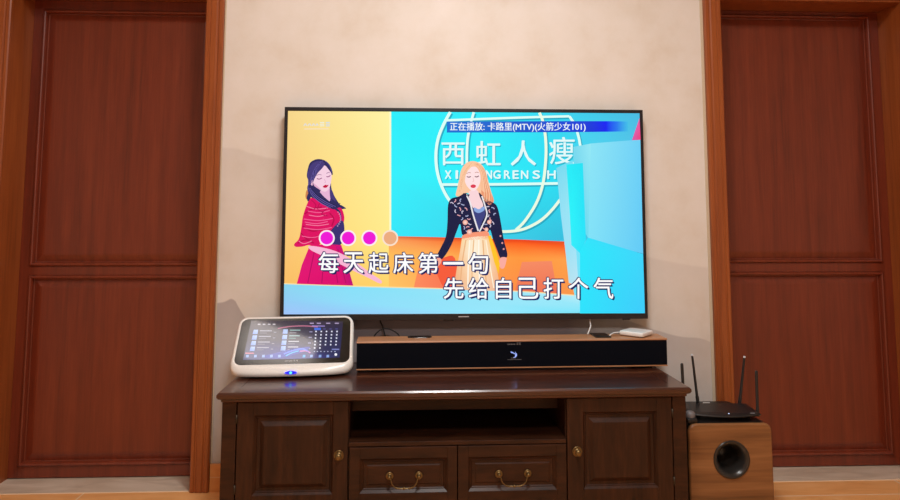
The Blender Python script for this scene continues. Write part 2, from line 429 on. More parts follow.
# picture edges slant with the frame: corners of the lit area
TLc, TRc, BRc, BLc = (287.4, 110.9), (639.9, 113.3), (645.0, 313.2), (283.9, 314.3)
def top(x): return TLc[1] + (x - TLc[0]) / (TRc[0] - TLc[0]) * (TRc[1] - TLc[1])
def bot(x): return BLc[1] + (x - BLc[0]) / (BRc[0] - BLc[0]) * (BRc[1] - BLc[1])
YEL1, YEL2, YEL3, YEL4 = (247, 214, 140), (255, 243, 165), (253, 190, 96), (255, 222, 115)
p.put([TLc, (338, top(338)), (389.5, top(389.5)), (389.5, 236), (337, 236), (285.4, 236), (389.5, 300), (337, 300), (284.2, 300)],
      [[0, 1, 4, 5], [1, 2, 3, 4], [5, 4, 7, 8], [4, 3, 6, 7]],
      [YEL1, (252, 230, 150), YEL2, (255, 235, 140), (255, 222, 125), (251, 200, 118), (255, 205, 95), (255, 200, 95), (250, 186, 96)], 0)
TE1, TE2, TE3 = (38, 238, 250), (52, 240, 252), (40, 222, 244)
p.put([(389.5, top(389.5)), (480, top(480)), (560, top(560)), TRc, (641.5, 175), (560, 175), (480, 175), (389.5, 175), (389.5, 237), (480, 239), (562, 241.5), (643, 241)],
      [[0, 1, 6, 7], [1, 2, 5, 6], [2, 3, 4, 5], [7, 6, 9, 8], [6, 5, 10, 9], [5, 4, 11, 10]],
      [TE1, (48, 236, 250), (56, 214, 240), (72, 186, 226), (90, 200, 235), TE3, (44, 240, 250), TE2, (50, 232, 250), (58, 212, 236), (52, 190, 222), (90, 200, 240)], 0)
p.line([(390.4, top(390)), (390.4, 236)], 2.0, (255, 250, 200), 1)
# orange wall below the teal board
p.put([(389, 236), (455, 237.6), (520, 239.5), (566, 241.5), (566, 246), (520, 244), (455, 242), (389, 240), (389, 256), (455, 256), (520, 258), (568, 260), (575, 297), (520, 293), (455, 291), (389, 289)],
      [[0, 1, 6, 7], [1, 2, 5, 6], [2, 3, 4, 5], [7, 6, 9, 8], [6, 5, 10, 9], [5, 4, 11, 10], [8, 9, 14, 15], [9, 10, 13, 14], [10, 11, 12, 13]],
      [(222, 110, 70), (228, 60, 25), (232, 62, 22), (226, 80, 40), (250, 92, 30), (253, 100, 30), (250, 120, 50), (250, 158, 90), (255, 190, 90), (255, 170, 80), (255, 152, 62), (255, 160, 72), (250, 150, 75), (253, 140, 70), (255, 160, 85), (255, 196, 100)], 1)
p.poly([(414, 287.5), (417, 274), (420, 263), (455, 263), (460, 289.5)], [(253, 140, 95), (253, 140, 90), (253, 160, 95), (250, 110, 70), (248, 110, 80)], 2)
p.smooth([(434, 262), (443, 258), (455, 258), (458, 290), (446, 289.8), (438, 276)], (246, 92, 58), 3)
p.poly([(515, 292), (522, 262), (552, 261), (557.5, 294)], [(240, 118, 80), (246, 140, 100), (246, 138, 100), (236, 112, 85)], 2)
# pale floor
FL1, FL2 = (140, 226, 250), (150, 222, 252)
p.put([(284.3, 283.4), (354, 286), (500, 290.2), (580, 295.5), (580, bot(580)), (500, bot(500)), (354, bot(354)), BLc, (284.1, 300), (354, 302), (500, 304), (580, 305)],
      [[0, 1, 9, 8], [1, 2, 10, 9], [2, 3, 11, 10], [8, 9, 6, 7], [9, 10, 5, 6], [10, 11, 4, 5]],
      [(138, 214, 240), (135, 224, 248), (160, 232, 250), (185, 236, 246), (125, 230, 250), (150, 232, 252), (150, 205, 250), (160, 196, 250), (146, 206, 246), (142, 222, 250), (150, 230, 250), (150, 232, 250)], 4)
p.line([(284.4, 283.6), (354, 286.2), (500, 290.4), (574, 295.2)], 1.0, (250, 228, 170), 5)
# globe outline in white neon
NE = (222, 255, 246); NC = (236, 252, 226); SHD = (34, 170, 196)
def neon(pts, wd, c=NE):
    p.line([(x + 1.4, y + 1.6) for x, y in pts], wd, SHD, 2); p.line(pts, wd, c, 3)
neon([(450.5, top(450)), (444, 124), (438.5, 138), (436.2, 153), (437, 169), (441, 184), (448, 198), (457, 208), (470, 216)], 3.0)
neon([(474, top(474)), (470.5, 125), (467.8, 140), (467, 160), (468, 176)], 2.6)
neon([(539.5, top(540)), (543.5, 123), (546, 142), (545.8, 162), (543, 184), (536.5, 203), (525, 221), (516, 230)], 2.8, NC)
neon([(569.5, 116.3), (575, 125), (579, 138), (581, 150)], 2.6)
neon([(569.5, 116.3), (520, 117.6), (446, 120.4)], 2.3)
neon([(441, 184.6), (500, 184.3), (558, 183.4)], 2.6)
neon([(563, 196), (552, 210), (540, 221), (524, 229), (508, 231.5), (492, 231)], 2.8, NC)
# lettering on the board
def board(t, x0, y0, x1, y1, b=0.012):
    p.text(t, x0 + 1.2, y0 + 1.4, x1 + 1.2, y1 + 1.4, (40, 180, 205), 4); p.text(t, x0, y0, x1, y1, (228, 250, 248), 5, 0, ((-.25, 0), (.3, 0), (0, .25)) if b < .02 else ((-.3, 0), (.3, 0), (0, .3), (0, -.3)))
board('西', 442, 142.5, 464.5, 165); board('虹', 476, 141, 500.5, 165); board('人', 511, 140.5, 536, 165.5); board('瘦', 549.5, 137, 574.5, 164)
for t, x0, x1 in (('X', 445.2, 451.2), ('I', 456, 458), ('N', 486.2, 492), ('G', 493.6, 500.5), ('R', 504.4, 510.2), ('E', 513, 518.6), ('N', 521.4, 528.2), ('S', 533, 540), ('H', 547.6, 555.6)):
    board(t, x0, 170.6, x1, 178.6, 0.03)
# light boxes at the right of the stage
p.put([(573.5, 147), (591, 143.5), (641, 139.5), (644, 254), (588, 238.5), (590, 200), (574, 200)], [[0, 1, 5, 6], [1, 2, 3, 4]],
      [(128, 222, 240), (140, 228, 246), (110, 208, 246), (96, 202, 246), (130, 226, 248), (124, 222, 246), (120, 224, 244)], 6)
p.poly([(574, 147), (591, 143.5), (588.5, 238.5), (575, 215)], [(120, 216, 238), (150, 232, 246), (112, 220, 240), (86, 222, 242)], 7)
p.poly([(556.5, 168), (573, 160), (574, 200), (576, 245), (578.5, 285), (569, 283), (566, 255), (561, 215)], [(120, 218, 240), (120, 222, 242), (150, 230, 245), (160, 228, 248), (188, 230, 245), (180, 226, 240), (160, 224, 244), (150, 225, 245)], 7)
p.poly([(566.5, 164.5), (583, 163), (586, 240), (580, 253), (571.5, 245), (570, 215)], [(36, 236, 248), (32, 226, 244), (38, 226, 250), (40, 228, 250), (50, 236, 250), (40, 242, 250)], 8)
p.poly([(588, 237.5), (643.2, 254), (645, bot(645)), (580, bot(580)), (580, 251)], [(48, 226, 250), (60, 214, 250), (60, 204, 250), (44, 226, 252), (40, 232, 252)], 9)
p.rect(560, 240, 600, 312, (120, 226, 248), 0)
p.poly([(632, 140.3), (639.6, 118), (640.8, 139.8)], [(214, 90, 170), (236, 96, 170), (240, 60, 120)], 7)
# the woman in red, at the left
N1, N2 = (48, 42, 92), (70, 58, 120)
SK1, SK2 = (246, 208, 226), (232, 180, 214)
p.smooth([(307, 190), (305.6, 196), (307, 199.5), (309, 194)], (206, 130, 80), 5)
p.smooth([(308.5, 167), (311, 162), (317, 159.2), (323.5, 159.8), (328.5, 163), (331.6, 168), (333, 174.6), (331, 176), (332, 190), (337, 200), (341, 205.5), (345.2, 208.5), (339, 209.4), (334, 210), (326, 207), (318, 201), (310, 196), (307.4, 188), (309, 182), (307, 176)], [N1] * 80, 6)
p.smooth([(311, 198), (318, 200.5), (326, 206), (334, 209.5), (340.5, 207.5), (344, 214), (344, 222), (339, 230), (325, 238), (318, 246), (309, 245), (303, 246.5), (296, 246.8), (294.4, 244), (299, 239), (301.5, 228), (303, 217), (306.5, 206)], [(222, 14, 96)] * 72, 7)
p.smooth([(334, 227), (342, 220.5), (344.5, 226), (344, 236), (340.5, 245), (330, 244.6), (326, 239)], (58, 48, 112), 8)
for yy, a, b in ((211, 308, 330), (219, 304, 333), (222, 305, 328), (228, 304, 332), (236, 302, 322)):
    p.line([(a, yy), ((a + b) / 2, yy + 1.6), (b, yy - .5)], 0.9, (244, 96, 150), 9)
p.line([(337, 209), (340.6, 214), (340.6, 221), (336, 226)], 1.1, (90, 66, 130), 9)
for k in range(9): p.disc(337 + 3.8 * sin(k * .36), 210 + k * 2, .5, (250, 200, 230), 10, 6)
p.poly([(310, 245.5), (327, 244), (341.5, 245), (347, 262), (353.5, 285.6), (325, 284.8), (297, 283.8), (302, 265)], [(226, 16, 106), (232, 20, 112), (226, 14, 110), (222, 10, 112), (214, 10, 116), (220, 10, 108), (228, 16, 110), (224, 20, 116)], 8)
for a in (((305, 214), (312, 209), (322, 207)), ((303, 226), (312, 231), (324, 229)), ((301, 233), (308, 239), (318, 236)), ((298, 243), (306, 240), (314, 243)), ((330, 213), (334, 219), (332, 226))): p.line(list(a), 1.3, (184, 4, 74), 8.6)
for a in (((306, 206), (316, 209), (328, 208)), ((309, 215), (318, 216.4), (326, 215)), ((306, 224.4), (318, 225.6), (329, 224)), ((299, 241), (304, 243.6), (312, 241))): p.line(list(a), .7, (250, 130, 170), 9)
p.poly([(336, 246), (341.5, 246), (347, 262), (353, 285), (344, 284.8), (339, 262)], [(206, 10, 120), (206, 10, 120), (196, 8, 118), (188, 8, 118), (214, 12, 112), (212, 12, 114)], 8.8)
for x0, x1 in ((315, 308), (325, 322), (333, 338), (338, 346)): p.line([(x0, 249), (x1, 283)], 1.0, (182, 8, 96), 9)
p.smooth([(309, 246), (320, 247), (334, 250.5), (346, 256), (360, 265), (372, 274), (381.5, 280.5), (380, 283.4), (368, 277.5), (352, 270), (335, 261.5), (320, 254.5), (311, 250)], [(248, 184, 214)] * 52, 10)
p.smooth([(321.5, 190), (330.5, 188), (331, 196), (329, 203), (325, 201), (320, 196)], SK2, 8)
p.smooth([(318.5, 166.5), (324.5, 165.4), (329.4, 169), (331.8, 175), (331.2, 182), (329.6, 188), (326, 191.6), (321.5, 190.6), (316.5, 187), (313, 182), (312, 177.6), (314, 172)], [SK1] * 48, 9)
p.smooth([(309, 178), (308.6, 170), (313, 163), (320, 161), (325, 163.4), (322.6, 168), (318, 173), (314.6, 179), (312.6, 184), (310.4, 184)], N2, 10)
p.smooth([(324, 163), (329.5, 165.5), (332.6, 171), (332.6, 175), (330, 171)], N1, 10)
p.smooth([(310, 185), (314, 186.5), (319, 191), (324.5, 197), (330, 201.5), (336, 205.5), (330, 208), (321, 202.5), (312.5, 196.5)], N1, 10)
p.smooth([(330.4, 187), (333.4, 193), (336, 201), (331.5, 201), (330, 194)], N2, 10)
p.smooth([(323, 186.6), (325.6, 184.8), (327, 185.2), (328.8, 184.8), (327, 187.4), (324.6, 187.8)], (196, 14, 62), 11)
p.line([(317, 178.4), (319.4, 179.2), (322, 178)], 0.9, (150, 82, 130), 11); p.line([(326.6, 176.6), (328.6, 176.8), (330.6, 175.4)], 0.9, (150, 82, 130), 11)
p.line([(316.6, 175.6), (319.2, 174.6), (321.8, 175)], 0.6, (150, 110, 150), 11); p.line([(326.6, 173.4), (328.4, 172.6), (330, 172.6)], 0.6, (150, 110, 150), 11)
p.line([(324.4, 179), (325.8, 182), (324.6, 182.6)], 0.6, (224, 168, 200), 11)
for k in range(7):
    q = k / 6; p.line([(323 - 1.5 * q, 160.6 + q * .5), (315.5 - 3.5 * q + 3, 166 + q * 3), (312.4 - 3 * q + 2, 176 + 3 * q), (310.5 - 1.5 * q, 185)], .8, ((104, 90, 164), (30, 26, 66))[k % 2], 11)
for k in range(6):
    q = k / 5; p.line([(309 + 2 * q, 188), (313 + 4 * q, 196 - q), (322 + 5 * q, 203.5 - 2 * q), (331 + 6 * q, 207.6 - 1.4 * q)], .8, ((100, 88, 162), (28, 26, 66))[k % 2], 11)
for a in (((337, 204), (342, 205.4), (346.4, 208.6), (341, 208)), ((334, 208.4), (338, 211.6), (341, 212.6), (338, 209)), ((331, 198), (336.6, 202.4), (341, 203.6), (335, 204.6)), ((309.6, 192), (307, 197), (308.4, 201.6), (311.4, 196))): p.smooth(list(a), N1, 10.5, 3)
for a in (((311.6, 200), (316, 205), (314, 210)), ((327, 208.5), (322, 214), (328, 216)), ((320, 203), (318, 209), (323, 212))): p.line(list(a), .9, (180, 8, 80), 9.5)
p.line([(325.5, 161), (330, 166), (332, 172)], .6, (88, 76, 150), 11); p.line([(308, 172), (308.6, 182), (308.4, 192)], .6, (88, 76, 150), 11)
p.smooth([(312.6, 180.4), (311, 181), (311.2, 184.6), (312.8, 185.4)], (238, 190, 212), 11)
p.smooth([(313.6, 183), (318, 186.4), (322, 190.2), (318.6, 188.8), (314.6, 186)], (226, 172, 204), 10.5)
# the singer in a dark embroidered jacket
HA, HB = (252, 200, 160), (238, 158, 118)
p.smooth([(461, 171), (464.6, 164.6), (470, 161.4), (476, 161.6), (482, 165), (486, 172), (488.6, 182), (491.4, 192), (494, 200.6), (490.8, 206), (484, 203), (478, 195), (466, 193), (460.6, 196), (456, 195.6), (457.4, 188), (459.4, 179)], [HA] * 30 + [HB] * 18 + [HA] * 20, 6)
p.smooth([(483, 180), (489, 190), (492.8, 200.5), (489.6, 205), (484.4, 200), (481.4, 191)], (236, 150, 112), 7)
p.smooth([(465.6, 193), (471, 196), (478, 192.4), (483, 196), (490, 201), (496.4, 205), (499.4, 214), (501.6, 226), (504, 240), (507.4, 253), (506.4, 257.6), (501, 258.8), (497.2, 250), (493.4, 240), (490.4, 230), (487.5, 232.4), (477, 232.6), (463.4, 236), (460.4, 224), (457, 231), (452, 244), (446, 254.6), (441, 259.6), (437, 256.4), (441, 247.6), (446, 236.6), (447.6, 222), (448.2, 205), (451.6, 198.6), (459, 196.4)], [(28, 30, 66)] * 124, 7)
p.smooth([(469, 192), (477, 190), (480, 197), (483.4, 205), (481, 210), (475, 210), (470.5, 202)], (250, 214, 218), 8)
p.smooth([(474, 207.6), (479, 209.4), (483.6, 206.6), (485.4, 214), (482, 222), (479, 230), (476, 223), (473.4, 214)], (62, 66, 128), 9)
p.smooth([(474.4, 207.4), (479, 209.2), (483.8, 206.4), (484.6, 210), (479, 213), (474.6, 211)], (140, 170, 225), 10)
p.line([(466.5, 194.6), (470.4, 203), (473.4, 215), (478.4, 231)], 1.5, (238, 234, 238), 10); p.line([(482, 196), (485.2, 206), (487, 215), (482.4, 226), (479.6, 231.6)], 1.4, (238, 234, 238), 10)
p.line([(463.4, 193.4), (467, 196), (469.6, 194.6)], 1.4, (30, 30, 62), 10)
fl = [(452, 203), (455, 201), (456, 206), (459, 203), (460, 209), (463, 205), (463, 212), (466, 209), (467, 216), (456, 211), (459, 215), (462, 219), (466, 222), (468, 227), (464, 228), (470, 224), (472, 229), (467, 232), (488, 207), (490, 211), (493, 208), (488, 216), (491, 219), (486, 224), (490, 226), (484, 229), (495, 214), (493, 223), (469, 219), (461, 200)]
for k, (x, y) in enumerate(fl): p.line([(x - 1.6 * cos(k * 1.9), y - 1.8 * sin(k * 1.9)), (x + .9 * sin(k * 1.9), y - .6 * cos(k)), (x + 1.7 * cos(k * 1.9), y + 1.6 * sin(k * 1.9 + .5))], .95, ((206, 196, 220), (232, 166, 176), (170, 176, 214))[k % 3], 9)
for x, y, r in ((465.4, 222.4, 2.6), (469.6, 232, 2.6), (489.4, 222, 2.2), (486.6, 229.4, 2)): p.disc(x, y, r, (246, 176, 160), 10, 14); p.disc(x, y, r * .5, (250, 214, 200), 11, 10)
for x, y in ((500.6, 236), (502.4, 243), (503.8, 249)): p.disc(x, y, 1.0, (226, 150, 150), 10, 8)
p.smooth([(462.6, 235.6), (470, 233), (479, 231.8), (488, 231.6), (488.6, 238), (478, 239.6), (464, 240)], (248, 152, 118), 8)
p.smooth([(501, 257.6), (506.4, 257.6), (506.2, 262), (504.2, 268), (500.8, 268), (499, 263)], (250, 172, 160), 8)
p.smooth([(437, 257), (441.6, 259.6), (440, 264.6), (436, 267.6), (434.8, 262)], (250, 170, 150), 8)
p.put([(462, 238.6), (475, 236.6), (488.6, 236), (493, 254), (498, 274), (500.6, 291), (477, 290.4), (453.5, 289.6), (457, 268), (460, 252), (475, 254), (476, 274)],
      [[0, 1, 10, 9], [1, 2, 3, 10], [9, 10, 11, 8], [10, 3, 4, 11], [8, 11, 6, 7], [11, 4, 5, 6]],
      [(250, 214, 160), (255, 240, 214), (250, 206, 150), (250, 206, 150), (246, 186, 140), (240, 176, 140), (250, 214, 176), (240, 170, 130), (246, 190, 140), (250, 206, 160), (255, 244, 220), (255, 226, 190)], 8)
for x0, x1, c in ((466, 460, (236, 180, 130)), (470, 468, (255, 248, 232)), (474, 472, (238, 190, 140)), (479, 480, (255, 250, 236)), (483, 487, (236, 180, 126)), (486, 494, (255, 240, 214))): p.line([(x0, 240), ((x0 + x1) / 2 - .5, 262), (x1, 288)], 1.2, c, 9)
p.poly([(488, 236), (491, 235.4), (496, 250), (500, 264), (498.6, 274), (494.4, 262)], (255, 196, 40), 9)
p.smooth([(466.4, 171), (470.4, 167.4), (475.6, 166.8), (479.6, 170.6), (480.8, 176.4), (480, 183), (477.4, 188.4), (473.6, 191), (469.6, 189), (466, 184), (464.6, 177.6)], (255, 226, 228), 10)
p.smooth([(462, 176), (463.4, 169), (468, 164.6), (474, 163.6), (470.4, 168), (466.6, 173), (465, 181), (463.6, 190), (459, 194), (460, 184)], HA, 11)
p.smooth([(474, 163.6), (479.8, 166), (483, 172), (484, 182), (486, 192), (481, 189), (480.6, 176), (478.4, 169.6)], (250, 190, 150), 11)
for k in range(9):
    q = k / 8; p.line([(473 - 1.5 * q, 162.6 + q * .6), (466.6 - 3 * q + 2, 169 + q), (462.6 - 2.5 * q + 1.5, 179), (459.4 - 2 * q + 2, 192)], .5, ((255, 222, 184), (234, 164, 120), (250, 190, 150))[k % 3], 12)
for k in range(9):
    q = k / 8; p.line([(475 + 2 * q, 163.4), (481 + 3.6 * q, 170), (483.6 + 3.6 * q, 182), (484.4 + 7 * q, 194), (484 + 7 * q, 201)], .55, ((255, 216, 176), (226, 146, 108), (246, 176, 134))[k % 3], 12)
p.smooth([(470.6, 185.8), (473.2, 184.4), (476, 185.4), (475.2, 187.6), (472, 187.8)], (222, 62, 84), 12)
p.line([(467, 176.6), (469, 177.2), (471, 176.4)], 1.0, (130, 84, 96), 12); p.line([(475, 176.4), (477, 177), (479, 175.8)], 1.0, (130, 84, 96), 12)
p.line([(466.6, 173.6), (469, 172.6), (471, 173)], 0.7, (204, 150, 140), 12); p.line([(475, 172.8), (477, 172.2), (479, 172.8)], 0.7, (204, 150, 140), 12)
p.line([(473, 177.4), (473.8, 181), (472.6, 181.8)], 0.6, (238, 190, 190), 12)
# title strip
p.put([(447, 121.6), (520, 121.3), (590, 121.2), (606, 121.2), (617, 121.4), (628, 121.6), (628, 131.4), (617, 131.6), (606, 131.8), (590, 132), (520, 132.4), (447, 132.6)],
      [[0, 1, 10, 11], [1, 2, 9, 10], [2, 3, 8, 9], [3, 4, 7, 8], [4, 5, 6, 7]],
      [(32, 116, 214), (30, 90, 206), (30, 60, 220), (24, 36, 244), (40, 120, 240), (66, 190, 232), (66, 190, 232), (40, 120, 240), (22, 34, 240), (28, 56, 216), (28, 86, 200), (30, 112, 210)], 10)
p.text('正在播放: 卡路里(MTV)(火箭少女101)', 450, 122.4, 585.5, 131.8, (242, 250, 252), 11, 0, ((0, 0), (.25, .1)))
# countdown dots
for k, x in enumerate((327, 348.4, 369.6, 390.4)):
    p.disc(x, 238, 8.0, (252, 236, 244) if k < 3 else (250, 226, 206), 12); p.disc(x, 238, 6.4, (238, 22, 214) if k < 3 else (236, 172, 128), 13)
# lyric lines: dark outline under white
NAVY = (30, 34, 96)
def lyric(ch, x0, x1, y0, y1):
    if ch == '一': y0, y1 = (y0 + y1) / 2 - 1.2, (y0 + y1) / 2 + 1.2
    p.text(ch, x0, y0, x1, y1, NAVY, 14, 0, [(1.0 * cos(q * pi / 4), 1.0 * sin(q * pi / 4)) for q in range(8)] + [(1.1, 1.2), (1.9, 1.9)])
    p.text(ch, x0, y0, x1, y1, (255, 255, 255), 15, 0, ((0, 0), (.35, 0), (0, .35), (.35, .35)))
for k, ch in enumerate('每天起床第一句'):
    x0 = 318.8 + 24.9 * k; lyric(ch, x0, x0 + 19.8, 252.0 + .15 * k, 272.6 + .15 * k)
for k, ch in enumerate('先给自己打个气'):
    x0 = 443.8 + 24.95 * k; ins = 2.2 if ch == '自' else 0
    lyric(ch, x0 + ins, x0 + 19.6 - ins, 277.6, 298.4)
# faint watermark of the karaoke system: unreadable small marks
for k, (x, w_) in enumerate(((304, 3), (308, 3.4), (312.4, 2.6), (316, 2.4))): p.line([(x, 126), (x + w_ * .5, 123.8), (x + w_, 125.8)], 0.9, (222, 222, 226), 5)
for k in range(3): p.line([(320, 122.6 + k * 1.7), (324.4, 122.4 + k * 1.7)], 0.8, (236, 240, 228), 5)
for k in range(3): p.line([(326, 122.6 + k * 1.7), (330, 122.4 + k * 1.7)], 0.9, (206, 220, 234), 5)
p.line([(304.4, 129), (329, 128.8)], 0.8, (250, 226, 200), 5)
scr = p.build('screen', M['tvscreen'], tv, (0, -.0592, 0))
scr['label'] = 'lit screen with two women singing and white song lyrics'

# ------------------------------------------------------------------ TV cabinet
CX, CY, CR = 0.13, -0.4773, 0.010
cab = thing('tv_cabinet', 'long dark walnut TV cabinet with two doors, two drawers and an open niche', 'cabinet', (CX, CY, 0), CR)
HW, D, ZT = 0.7807, 0.4536, 0.4888
t = MB()
# moulded slab edge: profile (outset, z) lofted round the top
prof = [(-.018, ZT - .034), (-.012, ZT - .030), (-.012, ZT - .024), (-.004, ZT - .020), (0, ZT - .014), (.0, ZT - .006), (-.004, ZT - .001), (-.008, ZT)]
t.loft([[(-HW - o, -o, z), (HW + o, -o, z), (HW + o, D, z), (-HW - o, D, z)] for o, z in prof], True, False, 0, False)
z = ZT
# flat border and let-in centre board
b0 = (-HW + .008, HW - .008, .008, D); b1 = (-.7225, .7235, .062, D - .02)
def ringq(a, b, za, zb):
    A = [(a[0], a[2], za), (a[1], a[2], za), (a[1], a[3], za), (a[0], a[3], za)]; B = [(b[0], b[2], zb), (b[1], b[2], zb), (b[1], b[3], zb), (b[0], b[3], zb)]
    for i in range(4):
        j = (i + 1) % 4; t.add([A[i], A[j], B[j], B[i]], [[0, 1, 2, 3]])
ringq(b0, b1, z, z); b2 = (b1[0] + .0015, b1[1] - .0015, b1[2] + .0015, b1[3] - .0015); ringq(b1, b2, z, z - .0018)
b3 = (b2[0] + .001, b2[1] - .001, b2[2] + .001, b2[3] - .001); ringq(b2, b3, z - .0018, z - .0008)
t.add([(b3[0], b3[2], z - .0008), (b3[1], b3[2], z - .0008), (b3[1], b3[3], z - .0008), (b3[0], b3[3], z - .0008)], [[0, 1, 2, 3]])
t.build('top', M['cabtop'], cab)
k = MB(); ZC = ZT - .034
FY = .025                                    # plane of the fronts
k.box(-.768, -.722, FY, D - .02, .03, ZC, .002); k.box(.724, .770, FY, D - .02, .03, ZC, .002)     # end posts
k.box(-.722, .724, D - .035, D - .02, .05, ZC)                                                         # back board
k.box(-.722, .724, FY + .02, D - .035, .05, .07)                                                        # bottom board
k.box(-.376, -.358, FY + .018, D - .035, .07, ZC); k.box(.3615, .379, FY + .018, D - .035, .07, ZC)        # partitions
k.box(-.358, .3615, FY + .004, D - .035, .306, .320, .0015)                                                # niche shelf
k.box(-.358, .3615, FY + .13, FY + .145, .385, ZC, .001)                                                  # rail under the top
k.box(-.722, .724, FY + .012, FY + .03, .05, .112, .002)                                                  # plinth rail
k.build('carcass', M['cab'], cab)
for x in (-.745, .747):
    for y in (.06, D - .07):
        q = MB(); q.lathe([(.016, 0), (.020, .004), (.024, .018), (.020, .032)], (x, y, 0), 'z', 20, cap0=True, cap1=True); q.build('foot', M['cab'], cab)
CP = [(0, -.001), (.006, .006), (.008, .0055), (.011, .010), (.020, .010), (.023, .0085), (.034, .001), (.036, .0006)]
def front_panel(x0, x1, z0, z1, mx0, mx1, mz0, mz1, prof=CP, y=FY):
    w = MB(); th = .018
    w.box(x0, mx0, y, y + th, z0, z1, .0012); w.box(mx1, x1, y, y + th, z0, z1, .0012)
    w.box(mx0, mx1, y, y + th, z0, mz0, .0012); w.box(mx0, mx1, y, y + th, mz1, z1, .0012)
    w.nested(mx0, mx1, mz0, mz1, y + .0012, prof); w.box(mx0, mx1, y + .012, y + th, mz0, mz1)
    return w
def knob(parent, x, z):
    q = MB(); q.lathe([(.0165, 0), (.0168, -.002), (.014, -.0035), (.0135, -.003), (.009, -.0045), (.006, -.008), (.006, -.012), (.0095, -.015), (.011, -.019), (.009, -.0225), (.004, -.0245), (.0, -.025)], (x, FY, z), 'y', 24)
    return q.build('knob', M['brass'], parent)
def hinge(parent, x, z):
    q = MB(); q.lathe([(0, -.014), (.003, -.014), (.003, .014), (0, .014)], (x, FY - .001, z), 'z', 10)
    return q.build('hinge', M['steel'], parent)
d1 = front_panel(-.7185, -.3605, .115, .452, -.666, -.4085, .160, .4105).build('cabinet_door', M['cabv'], cab)
knob(d1, -.3891, .2816); hinge(d1, -.7205, .40); hinge(d1, -.7205, .18)
d2 = front_panel(.3645, .7205, .115, .452, .4185, .670, .160, .4065).build('cabinet_door', M['cabv'], cab)
knob(d2, .3973, .2807); hinge(d2, .7225, .40); hinge(d2, .7225, .18)
DPf = [(0, 0), (.003, .002), (.006, .006), (.014, .006), (.024, .002), (.027, .001), (.032, .0015)]
DPf = [(0, -.001), (.008, .007), (.010, .0065), (.013, .010), (.022, .010), (.026, .008)]
def drawer(x0, x1, hx):
    d = front_panel(x0, x1, .118, .304, x0 + .034, x1 - .032, .160, .268, DPf).build('drawer', M['cab'], cab)
    h = MB(); zc = .2118; y = FY + .006
    for s in (-1, 1):
        h.lathe([(.0125, 0), (.013, -.0015), (.0105, -.004), (.0095, -.0035), (.006, -.006), (.0045, -.012), (.006, -.016), (.004, -.019), (0, -.0195)], (hx + s * .048, y, zc), 'y', 20)
    pts = catmull([(-.048, -.013, 0), (-.043, -.016, -.008), (-.0395, -.018, -.019), (-.030, -.019, -.029), (-.018, -.0195, -.0325), (0, -.020, -.033), (.018, -.0195, -.0325), (.030, -.019, -.029), (.0395, -.018, -.019), (.043, -.016, -.008), (.048, -.013, 0)], 5)
    h.tube([(hx + a.x, y + a.y, zc + a.z) for a in pts], .0021, 8)
    for s, r in ((-.017, .0036), (0, .0048), (.017, .0036)):
        h.lathe([(0, -r), (r * .7, -r * .7), (r, 0), (r * .7, r * .7), (0, r)], (hx + s, y - .020, zc - .0328), 'x', 12)
    h.build('handle', M['brass'], d)
drawer(-.3548, -.0026, -.1757); drawer(.0004, .3600, .1837)

# ------------------------------------------------------------------ soundbar
SBX, SBY, SBR = 0.3544, -0.2008, 0.0249
Z0 = ZT - .0004
sb = thing('soundbar', 'long black soundbar with walnut top lying under the television', 'soundbar', (SBX, SBY, Z0), SBR)
hw = .5835; zb, zt = .009, .1113
s = MB()
# wooden top board with a rounded front edge
sec = [(.001, zt - .006), (.0, zt - .004), (.0015, zt - .0012), (.005, zt), (.1084, zt), (.1084, zt - .006)]
s.loft([[(-hw, y, z) for y, z in sec], [(hw, y, z) for y, z in sec]], True, True, 0, False)
s.build('top_board', M['barwood'], sb)
s = MB(); s.box(-hw, hw, .0, .1084, zb, zb + .0045, .0015); s.build('bottom_board', M['barwood'], sb)
s = MB(); s.box(-hw + .002, hw - .002, .010, .1074, zb + .0045, zt - .006); s.build('body', M['black'], sb)
s = MB(); s.box(-hw + .001, hw - .001, .001, .010, zb + .005, zt - .0065, .002); s.build('grille', M['fabric'], sb)
for x in (-.5, .5):
    s = MB(); s.box(x - .03, x + .03, .015, .095, 0, zb, .002); s.build('foot', M['rubber'], sb)
s = MB()
s.loft([[(x, y, zt + h) for x, y in rrect(-.350, .083, .046 - i, .0185 - i, .0180 - i)] for h, i in ((-.001, 0), (.0022, 0), (.003, .001))], True, True)
s.build('touch_panel', M['gloss'], sb)
s = MB()
yb_ = .0008
zq = zt - .017
for k_ in range(5): s.box(-.0255 + k_ * .0062, -.0215 + k_ * .0062, yb_ - .0004, yb_ + .001, zq, zq + .0042)
for gx in (.0085, .0175):
    for dz in (0, .0034, .0068): s.box(gx, gx + .0068, yb_ - .0004, yb_ + .001, zq + dz, zq + dz + .0014)
    s.box(gx + .0028, gx + .0040, yb_ - .0004, yb_ + .001, zq, zq + .0078)
s.build('maker_badge', M['grey'], sb)
s = MB()
def dab(x, z, a, b): s.box(x - a, x + a, yb_ - .0005, yb_ + .001, z - b, z + b)
zc = .056
for x, z, a, b in ((-.012, .012, .0022, .0018), (-.008, .010, .0028, .0022), (-.0035, .0085, .002, .0016), (.000, .006, .0022, .0016), (.004, .011, .0014, .0014), (.006, .002, .0032, .005), (.0045, -.004, .003, .0022), (.000, -.0075, .004, .001)): dab(x, zc + z, a, b)
s.build('display', M['display'], sb)
s = MB(); dab(-.004, zc - .0095, .009, .0012); dab(0, zc - .0155, .026, .0008); s.build('display_base', M['grey'], sb)

